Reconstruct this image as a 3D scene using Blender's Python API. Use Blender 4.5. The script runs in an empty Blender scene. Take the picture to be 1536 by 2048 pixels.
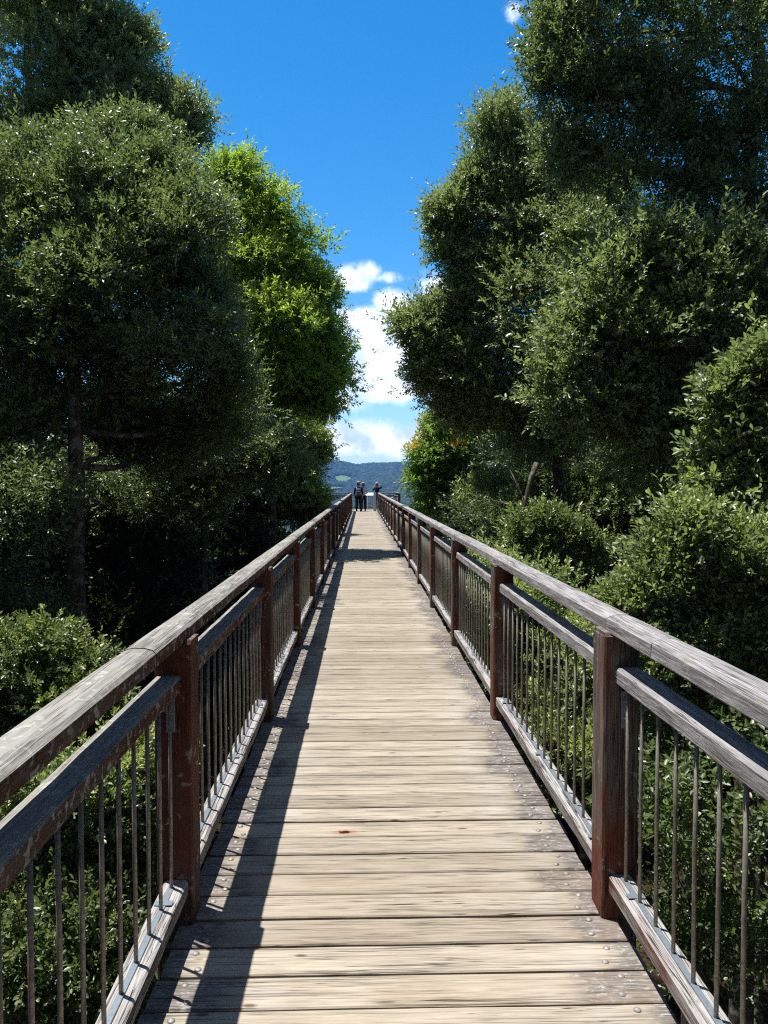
import bpy, math, random
import numpy as np
from mathutils import Vector, Matrix

sc = bpy.context.scene
R = math.radians
H = 1.61                      # eye height above the deck
F = 1538.0                    # focal length in photo pixels
YAW, PITCH = R(1.60), R(2.05)

# ------------------------------------------------------------------ camera
cam = bpy.data.cameras.new("camera")
cam.sensor_fit = 'VERTICAL'
cam.sensor_height = 36.0
cam.lens = 36.0 * F / 2048.0
cam.clip_start = 0.05
cam.clip_end = 40000
cam_ob = bpy.data.objects.new("camera", cam)
sc.collection.objects.link(cam_ob)
cam_ob.location = (0, 0, H)
cam_ob.rotation_euler = (R(90) - PITCH, 0, -YAW)
sc.camera = cam_ob

# ------------------------------------------------------------------ light
SUN_TO = Vector((-0.250, 0.15, 1.0)).normalized()
sun = bpy.data.lights.new("sun", 'SUN')
sun.energy = 5.0
sun.angle = R(0.5)
sun.color = (1.0, 0.965, 0.90)
sun_ob = bpy.data.objects.new("sun", sun)
sc.collection.objects.link(sun_ob)
sun_ob.rotation_euler = SUN_TO.to_track_quat('Z', 'Y').to_euler()
SUN_EL = math.asin(SUN_TO.z)
SUN_ROT = math.atan2(SUN_TO.x, SUN_TO.y)

sc.view_settings.view_transform = 'Standard'
sc.view_settings.look = 'None'
sc.view_settings.exposure = 0.65
sc.view_settings.gamma = 1.0
sc.view_settings.use_curve_mapping = False
sc.cycles.max_bounces = 7
sc.cycles.diffuse_bounces = 3
sc.cycles.glossy_bounces = 2
sc.cycles.transmission_bounces = 3
sc.cycles.volume_bounces = 0
sc.cycles.caustics_reflective = False
sc.cycles.caustics_refractive = False
sc.cycles.use_denoising = False
sc.cycles.use_adaptive_sampling = True
sc.cycles.adaptive_threshold = 0.02
sc.cycles.sample_clamp_indirect = 3.0
sc.cycles.filter_width = 1.15


# ------------------------------------------------------------------ node helper
class NT:
    def __init__(s, tree):
        s.t = tree
        tree.nodes.clear()

    def n(s, typ, ins=None, out=None, **kw):
        nd = s.t.nodes.new(typ)
        for k, v in kw.items():
            setattr(nd, k, v)
        for k, v in (ins or {}).items():
            sk = nd.inputs[k]
            if isinstance(v, bpy.types.NodeSocket):
                s.t.links.new(v, sk)
            else:
                sk.default_value = v
        return nd

    def m(s, op, a, b=0.0, c=0.0, clamp=False):
        nd = s.n('ShaderNodeMath', operation=op, use_clamp=clamp)
        for i, v in enumerate((a, b, c)):
            if isinstance(v, bpy.types.NodeSocket):
                s.t.links.new(v, nd.inputs[i])
            else:
                nd.inputs[i].default_value = v
        return nd.outputs[0]

    def v(s, op, a, b=(0, 0, 0)):
        nd = s.n('ShaderNodeVectorMath', operation=op)
        for i, x in enumerate((a, b)):
            if isinstance(x, bpy.types.NodeSocket):
                s.t.links.new(x, nd.inputs[i])
            else:
                nd.inputs[i].default_value = x
        return nd.outputs['Value'] if op in ('LENGTH', 'DOT_PRODUCT') else nd.outputs[0]

    def step(s, x, lo, hi, a=0.0, b=1.0):
        nd = s.n('ShaderNodeMapRange', {0: x, 1: lo, 2: hi, 3: a, 4: b}, interpolation_type='SMOOTHSTEP')
        return nd.outputs[0]

    def mix(s, f, a, b, blend='MIX'):
        nd = s.n('ShaderNodeMix', data_type='RGBA', blend_type=blend)
        for i, x in ((0, f), (6, a), (7, b)):
            if isinstance(x, bpy.types.NodeSocket):
                s.t.links.new(x, nd.inputs[i])
            else:
                nd.inputs[i].default_value = x if i == 0 else (tuple(x) + (1,))[:4]
        return nd.outputs[2]

    def noise(s, vec, scale=1.0, detail=4.0, rough=0.55, dist=0.0):
        return s.n('ShaderNodeTexNoise', {'Vector': vec, 'Scale': scale, 'Detail': detail,
                                          'Roughness': rough, 'Distortion': dist}).outputs[0]

    def sep(s, vec):
        return s.n('ShaderNodeSeparateXYZ', {0: vec}).outputs

    def comb(s, x, y, z):
        nd = s.n('ShaderNodeCombineXYZ')
        for i, k in enumerate((x, y, z)):
            if isinstance(k, bpy.types.NodeSocket):
                s.t.links.new(k, nd.inputs[i])
            else:
                nd.inputs[i].default_value = k
        return nd.outputs[0]


# ------------------------------------------------------------------ world
W = bpy.data.worlds.new("World")
sc.world = W
W.use_nodes = True
w = NT(W.node_tree)
sky = w.n('ShaderNodeTexSky', sky_type='NISHITA', sun_disc=False, sun_elevation=SUN_EL,
          sun_rotation=SUN_ROT % (2 * math.pi), altitude=600.0, air_density=1.0, dust_density=0.3, ozone_density=3.0)
tc = w.n('ShaderNodeTexCoord')
dx, dy, dz = w.sep(tc.outputs['Generated'])[:3]
deep = w.m('MULTIPLY', w.step(dz, 0.62, 0.85, 1.0, 0.0), w.step(dy, -0.2, 0.3))
hsv = w.n('ShaderNodeHueSaturation', {'Hue': 0.496, 'Saturation': w.m('MULTIPLY_ADD', deep, 0.60, 0.80),
                                      'Value': w.m('MULTIPLY_ADD', deep, 0.54, 0.70), 'Color': sky.outputs[0]})
ys = w.m('MAXIMUM', dy, 0.05)
u = w.m('DIVIDE', dx, ys)
vv = w.m('DIVIDE', dz, ys)
uv = w.comb(u, vv, 0.0)
warp = w.noise(uv, 24.0, 8.0, 0.68)
# cumulus standing over the valley: direction (x/y, z/y) and extent
BL = [(-.012, .262, .030, .020, 1.0), (.004, .272, .024, .018, .8), (.040, .266, .034, .010, .75),
      (.045, .232, .040, .024, 1.0), (.015, .200, .070, .034, 1.25), (.035, .165, .080, .032, 1.2), (.085, .215, .04, .03, .9),
      (-.005, .150, .055, .030, 1.1), (.02, .125, .070, .022, 1.1), (-.045, .105, .060, .020, 1.0), (.09, .24, .03, .04, .9),
      (-.02, .062, .075, .026, 1.25), (.050, .056, .060, .024, 1.25), (.0, .046, .20, .012, .9),
      (.192, .602, .018, .020, .50), (.23, .605, .024, .018, .42), (-.13, .494, .014, .008, .30)]
dens = None
for (cu, cv, ru, rv, a) in BL:
    q = w.v('MULTIPLY', w.v('SUBTRACT', uv, (cu, cv, 0)), (1 / ru, 1 / rv, 0))
    g = w.step(w.v('LENGTH', q), 0.0, 1.75, a, 0.0)
    dens = g if dens is None else w.m('MAXIMUM', dens, g)
# ordinary broken cloud low round the rest of the horizon
el = w.noise(w.v('MULTIPLY', tc.outputs['Generated'], (5, 5, 16)), 1.0, 6.0, 0.6)
belt = w.m('MULTIPLY', w.step(dz, 0.02, 0.22, 1.0, 0.0), w.step(dy, 0.5, 0.9, 1.0, 0.0))
belt = w.m('MULTIPLY', belt, w.step(el, 0.5, 0.7, 0.0, 0.6))
n1 = w.m('MULTIPLY', w.m('SUBTRACT', warp, 0.5), 1.35)
n2 = w.m('MULTIPLY', w.m('SUBTRACT', w.noise(uv, 9.0, 3.0), 0.5), 0.9)
d0 = w.m('MULTIPLY', w.m('ADD', w.m('ADD', dens, n1), n2), w.step(dens, 0.0, 0.12))
dcl = w.m('MAXIMUM', w.step(d0, 0.28, 0.95), belt)
shade = w.step(w.noise(w.v('ADD', uv, (0.3, 0.012, 0.2)), 26.0, 4.0), 0.35, 0.62)
ccol = w.mix(shade, (6.0, 7.2, 9.2), (11.5, 11.6, 12.0))
# pale air just above the hills
col = w.mix(w.m('MULTIPLY', w.step(dz, -0.05, 0.30, 0.35, 0.0), 1.0), hsv.outputs[0], (3.6, 6.9, 9.6))
col = w.mix(w.m('MULTIPLY', dcl, 0.96), col, ccol)
bg = w.n('ShaderNodeBackground', {'Color': col, 'Strength': 0.10})
w.n('ShaderNodeOutputWorld', {'Surface': bg.outputs[0]})


# ------------------------------------------------------------------ helpers
def P(px, py, d):
    """world point seen at photo pixel (px, py), d metres along the walkway"""
    c = Vector(((px - 768) / F, (1024 - py) / F, -1.0))
    v = cam_ob.rotation_euler.to_matrix() @ c
    return Vector((0, 0, H)) + v * (d / v.y)


def tag(o, label=None, cat=None, group=None, kind=None):
    if label: o['label'] = label
    if cat: o['category'] = cat
    if group: o['group'] = group
    if kind: o['kind'] = kind
    return o


def empty(name, loc, label, cat, group=None):
    o = bpy.data.objects.new(name, None)
    o.empty_display_size = 0.2
    sc.collection.objects.link(o)
    o.location = loc
    return tag(o, label, cat, group)


def link(name, me, mat=None, parent=None):
    if mat is not None and not me.materials:
        me.materials.append(mat)
    o = bpy.data.objects.new(name, me)
    sc.collection.objects.link(o)
    if parent is not None:
        o.parent = parent
        o.matrix_parent_inverse = Matrix.Translation(-Vector(parent.location))
    return o


class MB:
    """collects polygons"""
    def __init__(s):
        s.v, s.f, s.r, s.sm = [], [], [], []

    def add(s, vs, fs, rnd=0.0, smooth=False):
        b = len(s.v)
        s.v.extend(tuple(p) for p in vs)
        for f in fs:
            s.f.append(tuple(b + i for i in f))
            s.r.append(rnd)
            s.sm.append(smooth)

    def mesh(s, name):
        me = bpy.data.meshes.new(name)
        me.from_pydata(s.v, [], s.f)
        at = me.attributes.new('rnd', 'FLOAT', 'FACE')
        at.data.foreach_set('value', s.r)
        me.polygons.foreach_set('use_smooth', s.sm)
        me.update()
        return me

    def build(s, name, mat, parent=None):
        return link(name, s.mesh(name), mat, parent)

    def sweep(s, pts, prof_fn, side, rnd=0.0, smooth=False, cap=True):
        """pts along a line; prof_fn(i)->[(a,b)] offsets in (side, up) frame"""
        pts = [Vector(p) for p in pts]
        rings = []
        for i, p in enumerate(pts):
            t = (pts[min(i + 1, len(pts) - 1)] - pts[max(i - 1, 0)]).normalized()
            sd = (Vector(side) - t * t.dot(Vector(side))).normalized()
            up = sd.cross(t)
            rings.append([p + sd * a + up * b for a, b in prof_fn(i)])
        n = len(rings[0])
        vs = [q for r in rings for q in r]
        fs = []
        for i in range(len(rings) - 1):
            for k in range(n):
                a, b = i * n + k, i * n + (k + 1) % n
                fs.append((a, a + n, b + n, b))
        if cap:
            fs.append(tuple(range(n)))
            fs.append(tuple((len(rings) - 1) * n + k for k in reversed(range(n))))
        s.add(vs, fs, rnd, smooth)

    def tube(s, pts, rads, n=8, rnd=0.0, rough=0.0, seed=0):
        rr = random.Random(seed)
        off = [1 + rr.uniform(-rough, rough) for _ in range(n * len(pts))]
        side = Vector((1, 0, 0))
        if abs((Vector(pts[-1]) - Vector(pts[0])).normalized().x) > 0.9:
            side = Vector((0, 1, 0))
        s.sweep(pts, lambda i: [(rads[i] * off[i * n + k] * math.cos(2 * math.pi * k / n),
                                 rads[i] * off[i * n + k] * math.sin(2 * math.pi * k / n)) for k in range(n)],
                side, rnd, True)


def chamf(wd, ht, c):
    a, b = wd / 2, ht / 2
    return [(-a, -b + c), (-a, b - c), (-a + c, b), (a - c, b), (a, b - c), (a, -b + c), (a - c, -b), (-a + c, -b)]


def beam(mb, p0, p1, wd, ht, c=0.006, side=(1, 0, 0), seg=1, jit=0.0, rnd=0.0, prof=None, rr=random):
    p0, p1 = Vector(p0), Vector(p1)
    pts = [p0.lerp(p1, i / seg) for i in range(seg + 1)]
    base = prof or chamf(wd, ht, c)
    js = [[(rr.uniform(-jit, jit), rr.uniform(-jit, jit)) for _ in base] for _ in pts]
    mb.sweep(pts, lambda i: [(a + js[i][k][0], b + js[i][k][1]) for k, (a, b) in enumerate(base)], side, rnd)


# ------------------------------------------------------------------ materials
def new_mat(name):
    m = bpy.data.materials.new(name)
    m.use_nodes = True
    return m, NT(m.node_tree)


def finish(t, color, rough=0.6, spec=0.4, bump=None, bstr=0.3, bdist=0.01, metal=0.0, trans=None, coat=0.0):
    ins = {'Base Color': color, 'Roughness': rough, 'Specular IOR Level': spec, 'Metallic': metal}
    if coat:
        ins['Coat Weight'] = coat; ins['Coat Roughness'] = .44; ins['Coat IOR'] = 1.5
    if isinstance(color, tuple):
        ins['Base Color'] = (color + (1,))[:4]
    if bump is not None:
        ins['Normal'] = t.n('ShaderNodeBump', {'Height': bump, 'Strength': bstr, 'Distance': bdist}).outputs[0]
    p = t.n('ShaderNodeBsdfPrincipled', ins)
    out = p.outputs[0]
    if trans is not None:
        tr = t.n('ShaderNodeBsdfTranslucent', {'Color': trans[1]})
        out = t.n('ShaderNodeMixShader', {0: trans[0], 1: out, 2: tr.outputs[0]}).outputs[0]
    t.n('ShaderNodeOutputMaterial', {'Surface': out})


def wood(name, axis,  c_a, c_b, c_red, red=0.3, grey_top=0.0, lichen=0.3, crack=1.0, stain=False, WAV=.45, bstr=0.5, c_grey=(.30, .28, .265)):
    m, t = new_mat(name)
    pos = t.n('ShaderNodeNewGeometry')
    rnd = t.n('ShaderNodeAttribute', attribute_name='rnd').outputs['Fac']
    off = t.m('MULTIPLY', rnd, 37.0)
    p = t.v('ADD', pos.outputs['Position'], t.comb(off, off, off))
    def st(al, ac):
        return tuple(al if k == axis else ac for k in 'XYZ')
    grain = t.noise(t.v('MULTIPLY', p, st(5.5, 85)), 1.0, 6.0, 0.70, 0.3)
    fine = t.noise(t.v('MULTIPLY', p, st(9.0, 330)), 1.0, 3.0, 0.6)
    wav = t.noise(t.v('MULTIPLY', p, st(1.1, 19)), 1.0, 4.0, 0.55, 0.6)
    patch = t.noise(t.v('MULTIPLY', p, st(1.6, 5)), 1.0, 4.0, 0.6)
    # checks: thin dark splits running with the grain
    ck1 = t.m('ABSOLUTE', t.m('SUBTRACT', t.noise(t.v('MULTIPLY', p, st(.8, 55)), 1.0, 3.0, 0.5, 0.6), 0.5))
    ck = t.m('MULTIPLY', t.step(ck1, 0.003, 0.018, 1.0, 0.0), t.step(t.noise(t.v('MULTIPLY', p, st(1.3, 9)), 1.0, 2.0), 0.44, 0.56))
    ck2 = t.m('ABSOLUTE', t.m('SUBTRACT', t.noise(t.v('MULTIPLY', p, st(1.4, 120)), 1.0, 2.0, 0.5, 0.4), 0.5))
    ck2 = t.m('MULTIPLY', t.step(ck2, 0.004, 0.03, 1.0, 0.0), t.step(t.noise(t.v('MULTIPLY', p, st(2.0, 16)), 1.0, 2.0), 0.42, 0.60, 0.08, .85))
    ck = t.m('MAXIMUM', ck, ck2)
    ck = t.m('MULTIPLY', ck, crack)
    col = t.mix(t.step(grain, 0.30, 0.70), c_a, c_b)
    col = t.mix(t.m('MULTIPLY', t.step(wav, 0.45, 0.62), WAV), col, t.mix(0.5, c_a, tuple(0.5 * x for x in c_b)))
    if red > 0:
        rp = t.step(patch, 0.62 - 0.5 * red, 0.74 - 0.5 * red)
        col = t.mix(t.m('MULTIPLY', rp, 0.92), col, t.mix(grain, c_red, tuple(0.45 * x for x in c_red)))
    if grey_top > 0:
        nz = t.sep(pos.outputs['Normal'])[2]
        gf = t.m('MULTIPLY', t.step(t.m('ADD', nz, t.m('MULTIPLY', patch, 0.3)), 0.35, 0.75), grey_top)
        col = t.mix(gf, col, t.mix(t.step(grain, .3, .7), tuple(x * .62 for x in c_grey), c_grey))
    if stain:
        X = t.sep(pos.outputs['Position'])[0]
        ax = t.m('ABSOLUTE', t.m('SUBTRACT', X, 0.135))
        edge = t.m('ADD', ax, t.m('MULTIPLY', t.m('SUBTRACT', t.noise(t.v('MULTIPLY', p, (5, 11, 5)), 1.0, 5.0, 0.65), 0.5), 0.18))
        edge = t.m('ADD', edge, t.m('MULTIPLY', t.m('SUBTRACT', rnd, 0.5), 0.20))
        sf = t.step(edge, 0.61, 0.69)
        pale = t.step(t.noise(t.v('MULTIPLY', p, (26, 70, 26)), 1.0, 5.0, 0.7), 0.50, 0.66)
        scol = t.mix(t.step(fine, .35, .65), (.080, .070, .066), (.25, .225, .21))
        scol = t.mix(t.m('MULTIPLY', pale, 0.8), scol, (.44, .42, .43))
        col = t.mix(t.m('MULTIPLY', sf, 0.88), col, scol)
        halo = t.m('MULTIPLY', t.step(edge, 0.40, 0.55), t.step(edge, 0.56, 0.62, 1, 0))
        col = t.mix(t.m('MULTIPLY', halo, 0.22), col, (.46, .44, .42))
        # plank to plank tone
        tone = t.mix(t.m('FRACT', t.m('MULTIPLY', rnd, 7.31)), (.80, .78, .76), (1.10, 1.10, 1.10))
        col = t.mix(1.0, col, tone, 'MULTIPLY')
        hot = t.step(t.m('FRACT', t.m('MULTIPLY', rnd, 13.7)), 0.80, 0.95)
        col = t.mix(t.m('MULTIPLY', hot, t.m('MULTIPLY', t.step(patch, .42, .6), .4)), col, (.31, .225, .155))
        # small knots
        vo = t.n('ShaderNodeTexVoronoi', {'Vector': t.v('MULTIPLY', p, (3.1, 8.0, 3.1)), 'Scale': 1.0, 'Randomness': 1.0}).outputs['Distance']
        kn = t.step(vo, 0.035, 0.10, 1.0, 0.0)
        col = t.mix(t.m('MULTIPLY', kn, 0.8), col, (.10, .055, .03))
        # the one big open knot
        q = t.v('LENGTH', t.v('MULTIPLY', t.v('SUBTRACT', pos.outputs['Position'], (-0.082, 3.52, 0)), (1.0, 2.0, 0)))
        q = t.m('ADD', q, t.m('MULTIPLY', t.m('SUBTRACT', t.noise(p, 45, 3), 0.5), 0.05))
        col = t.mix(t.step(q, 0.03, 0.075, 0.7, 0.0), col, (.36, .15, .05))
        col = t.mix(t.step(q, 0.018, 0.034, 1.0, 0.0), col, (.012, .009, .008))
    if lichen > 0:
        l1 = t.noise(t.v('MULTIPLY', p, (1, 1, 1)), 30.0, 2.0, 0.5, 0.4)
        l2 = t.noise(p, 7.0, 2.0)
        lf = t.m('MULTIPLY', t.step(l1, 0.60 - .06 * lichen, 0.64 - .06 * lichen), t.step(l2, 0.60 - 0.25 * lichen, 0.68 - 0.2 * lichen))
        lc = t.mix(t.step(t.noise(p, 14.0, 1.0), .42, .58), (.42, .43, .39), (.30, .27, .23))
        col = t.mix(t.m('MULTIPLY', lf, 0.85), col, lc)
        mo = t.m('MULTIPLY', t.step(t.noise(p, 11.0, 5.0, 0.7), 0.56, 0.70), 0.35 * lichen)
        col = t.mix(mo, col, (.13, .15, .06))
    col = t.mix(t.m('MULTIPLY', ck, 0.9), col, (.016, .012, .011))
    h = t.m('ADD', t.m('MULTIPLY', grain, 0.5), t.m('MULTIPLY', fine, 0.25))
    h = t.m('SUBTRACT', h, t.m('MULTIPLY', ck, 0.9))
    finish(t, col, 0.82, 0.15, h, bstr, 0.006)
    return m


M = {}
M['deck'] = wood('deck_wood', 'X', (.285, .243, .190), (.425, .376, .303), (.3, .1, .05), red=0, lichen=0, stain=True, WAV=.12, bstr=.4)
RED = (.21, .062, .034)
M['post'] = wood('post_wood', 'Z', (.085, .062, .052), (.24, .19, .165), RED, red=.30, grey_top=.6, lichen=.25, bstr=.7)
M['post_red'] = wood('red_post_wood', 'Z', (.060, .034, .026), (.15, .092, .072), (.17, .058, .034), red=.38, grey_top=.3, lichen=.35, bstr=.6)
M['rail_grey'] = wood('grey_rail_wood', 'Y', (.15, .14, .14), (.46, .44, .44), RED, red=.02, lichen=.30, bstr=.9, crack=.7, grey_top=.5, c_grey=(.40, .385, .40))
M['rail_red'] = wood('red_rail_wood', 'Y', (.07, .042, .030), (.17, .105, .078), (.12, .036, .020), red=.28, grey_top=.95, lichen=.9, bstr=.8, crack=.55, c_grey=(.37, .36, .335))
M['rail_low'] = wood('lower_rail_wood', 'Y', (.13, .11, .105), (.42, .39, .37), RED, red=.08, lichen=.25, bstr=1.0, grey_top=.7, c_grey=(.50, .48, .47))
M['rail_cross'] = wood('cross_rail_wood', 'X', (.15, .13, .12), (.40, .37, .35), RED, red=.1, lichen=.2, grey_top=.5)
M['under'] = wood('bearer_wood', 'Y', (.05, .035, .03), (.12, .09, .08), RED, red=.2, lichen=.1)


def metal_mat(name, c, rough=.5, metal=.7, rust=.15):
    m, t = new_mat(name)
    g = t.n('ShaderNodeNewGeometry').outputs['Position']
    n = t.noise(g, 60.0, 4.0, .7)
    n2 = t.noise(t.v('MULTIPLY', g, (40, 40, 6)), 1.0, 3.0)
    col = t.mix(t.step(n, .4, .65), c, tuple(x * .62 for x in c))
    col = t.mix(t.m('MULTIPLY', t.step(n2, .58, .72), rust * 3), col, (.13, .085, .055))
    finish(t, col, t.step(n, .3, .7, rough - .08, rough + .12), .5, n, .15, .002, metal)
    return m


M['rod'] = metal_mat('weathered_steel_rod', (.30, .27, .225), .55, .45, .3)
M['flat'] = metal_mat('galvanised_flat_bar', (.30, .36, .42), .45, .6, .08)
M['bolt'] = metal_mat('galvanised_bolt', (.33, .31, .29), .6, .45, .4)


def leaf_mat(name, base, bright, young, rough=.36, trans=.32, tcol=(.22, .42, .04), spec=.55, coat=.35):
    """tint attribute: 0..1 ordinary leaf variation, above 1 fresh growth and painted sunlit tops"""
    m, t = new_mat(name)
    a = t.n('ShaderNodeAttribute', attribute_name='tint').outputs['Fac']
    col = t.mix(t.m('MINIMUM', a, 1.0), base, bright)
    yf = t.m('SUBTRACT', a, 1.0, clamp=True)
    col = t.mix(yf, col, young)
    tr = t.mix(yf, tuple(min(1, x * 1.0) for x in tcol), tuple(min(1, x * 1.4) for x in young))
    finish(t, col, rough, spec, trans=(trans, tr), coat=coat)
    return m


M['leaf_dark'] = leaf_mat('dark_glossy_leaf', (.042, .070, .022), (.175, .230, .080), (.34, .41, .08), .48, .28, (.28, .40, .09), .9, .4)
M['leaf_mid'] = leaf_mat('mid_glossy_leaf', (.055, .090, .032), (.25, .315, .125), (.40, .47, .11), .50, .34, (.36, .48, .13), 1.0, .5)
M['leaf_bright'] = leaf_mat('bright_green_leaf', (.045, .095, .016), (.15, .245, .040), (.44, .54, .07), .45, .48, (.40, .60, .06), .6)
M['leaf_orange'] = leaf_mat('green_leaf_with_orange_flush', (.065, .125, .028), (.22, .34, .07), (.72, .38, .05), .45, .46, (.36, .56, .09), .5)
M['leaf_lime'] = leaf_mat('lime_green_leaf', (.055, .10, .022), (.19, .27, .06), (.42, .46, .06), .42, .35, (.28, .42, .05), .6)
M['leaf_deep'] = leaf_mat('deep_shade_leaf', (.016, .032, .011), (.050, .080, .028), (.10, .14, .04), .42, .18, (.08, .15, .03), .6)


def bark_mat(name, a, b, pale):
    m, t = new_mat(name)
    g = t.n('ShaderNodeNewGeometry').outputs['Position']
    n = t.noise(t.v('MULTIPLY', g, (14, 14, 3)), 1.0, 6.0, .7)
    col = t.mix(t.step(n, .35, .65), a, b)
    l = t.noise(g, 5.5, 4.0, .6, .3)
    col = t.mix(t.m('MULTIPLY', t.step(l, .54, .60), .8), col, pale)
    finish(t, col, .85, .2, n, .8, .03)
    return m


M['bark'] = bark_mat('dark_mottled_bark', (.045, .036, .026), (.12, .10, .075), (.26, .26, .22))
M['bark_pale'] = bark_mat('pale_mottled_bark', (.10, .085, .065), (.24, .21, .17), (.42, .42, .38))

# ------------------------------------------------------------------ terrain
def ss(a, b, x):
    k = np.clip((x - a) / (b - a), 0, 1)
    return k * k * (3 - 2 * k)


def tnoise(x, y, s, seed=0):
    r = np.random.RandomState(seed)
    z = np.zeros_like(x, dtype=float)
    for k in range(6):
        a, ph, f = r.uniform(0, 6.28), r.uniform(0, 6.28), r.uniform(.6, 1.8) / s
        z += np.sin((x * math.cos(a) + y * math.sin(a)) * f * 6.28 + ph)
    return z / 6


def terrain(x, y):
    x = np.asarray(x, float); y = np.asarray(y, float)
    z = -6.0 - 0.10 * np.clip(y, -60, 60) - 26 * ss(30, 130, y) - 66 * ss(120, 900, y)
    z = z + 4 * tnoise(x, y, 160, 1) * ss(40, 200, np.hypot(x, y))
    uu = x / np.maximum(y, 1.0)
    # nearer wooded spur, higher to the right
    z += ss(1100, 2500, y) * (52 + 420 * np.clip(uu - .01, -.05, .20) + 12 * tnoise(x, y, 900, 3))
    # the main range
    ridge = 188 + 1500 * np.clip(-uu - .008, 0, .08) * (1) - 40 * np.clip(uu, 0, .2) + 6 * tnoise(x, y, 1500, 5)
    z += ss(2500, 4700, y) * (ridge - 30)
    z += 5 * tnoise(x, y, 260, 8) * ss(900, 1800, y)
    back = ss(200, 2500, -y)
    z += back * 90
    return z


def build_terrain():
    th = np.concatenate([np.linspace(-.16, .16, 170), np.linspace(.16, 2 * math.pi - .16, 130)[1:-1]])
    rr_ = np.concatenate([np.array([3., 6, 10, 15]), np.geomspace(20, 1000, 46), np.linspace(1000, 5700, 130)[1:]])
    T, RR = np.meshgrid(th, rr_)
    X, Y = RR * np.sin(T), RR * np.cos(T)
    Z = terrain(X, Y)
    n = len(th)
    V = np.stack([X.ravel(), Y.ravel(), Z.ravel()], 1)
    V = np.vstack([V, [[0, 0, float(terrain(0, 0))]]])
    fs = []
    for i in range(len(rr_) - 1):
        for k in range(n):
            a, b = i * n + k, i * n + (k + 1) % n
            fs.append((a, b, b + n, a + n))
    c = len(V) - 1
    for k in range(n):
        fs.append((c, (k + 1) % n, k))
    me = bpy.data.meshes.new('ground')
    me.from_pydata(V.tolist(), [], fs)
    me.polygons.foreach_set('use_smooth', [True] * len(fs))
    me.update()
    m, t = new_mat('forest_floor_and_hills')
    g = t.n('ShaderNodeNewGeometry').outputs['Position']
    y = t.sep(g)[1]
    litter = t.mix(t.step(t.noise(g, 9.0, 5.0, .7), .4, .65), (.020, .014, .009), (.055, .040, .022))
    far = t.mix(t.step(t.noise(g, .035, 6.0, .75), .38, .62), (.016, .032, .012), (.050, .075, .026))
    pad = t.step(t.noise(t.v('MULTIPLY', g, (.0042, .0020, 0)), 1.0, 3.0, .5), .555, .575)
    band = t.m('MULTIPLY', t.step(y, 1300, 1500), t.step(y, 2500, 2700, 1.0, 0.0))
    X = t.sep(g)[0]
    pad = t.m('MULTIPLY', pad, t.m('MULTIPLY', band, t.step(X, -20, 60, 1.0, 0.0)))
    far = t.mix(pad, far, (.12, .18, .05))
    for (ax_, ay_, rx_, ry_) in ((-88, 3640, 55, 135), (-130, 3290, 78, 75)):
        e = t.v('LENGTH', t.v('MULTIPLY', t.v('SUBTRACT', g, (ax_, ay_, 0)), (1 / rx_, 1 / ry_, 0)))
        far = t.mix(t.step(e, .9, 1.05, 1, 0), far, (.13, .20, .055))
    col = t.mix(t.step(y, 40, 120), litter, far)
    finish(t, col, .9, .1, t.noise(g, .08, 6.0, .8), .6, 5.0)
    o = link('ground', me, m)
    tag(o, kind='structure')


build_terrain()


def icosa():
    p = (1 + 5 ** .5) / 2
    v = np.array([(-1, p, 0), (1, p, 0), (-1, -p, 0), (1, -p, 0), (0, -1, p), (0, 1, p), (0, -1, -p), (0, 1, -p), (p, 0, -1), (p, 0, 1), (-p, 0, -1), (-p, 0, 1)], float)
    v /= np.linalg.norm(v[0])
    f = np.array([(0, 11, 5), (0, 5, 1), (0, 1, 7), (0, 7, 10), (0, 10, 11), (1, 5, 9), (5, 11, 4), (11, 10, 2), (10, 7, 6), (7, 1, 8), (3, 9, 4), (3, 4, 2), (3, 2, 6), (3, 6, 8), (3, 8, 9), (4, 9, 5), (2, 4, 11), (6, 2, 10), (8, 6, 7), (9, 8, 1)])
    return v, f


def np_mesh(name, V, Fc, att=None, attname='tint', smooth=False):
    me = bpy.data.meshes.new(name)
    n, k = Fc.shape
    me.vertices.add(len(V))
    me.vertices.foreach_set('co', V.astype(np.float32).ravel())
    me.loops.add(n * k)
    me.loops.foreach_set('vertex_index', Fc.astype(np.int32).ravel())
    me.polygons.add(n)
    me.polygons.foreach_set('loop_start', np.arange(0, n * k, k, dtype=np.int32))
    me.update(calc_edges=True)
    if att is not None:
        a = me.attributes.new(attname, 'FLOAT', 'FACE')
        a.data.foreach_set('value', att.astype(np.float32))
    if smooth:
        me.polygons.foreach_set('use_smooth', np.ones(n, bool))
    return me


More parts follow.
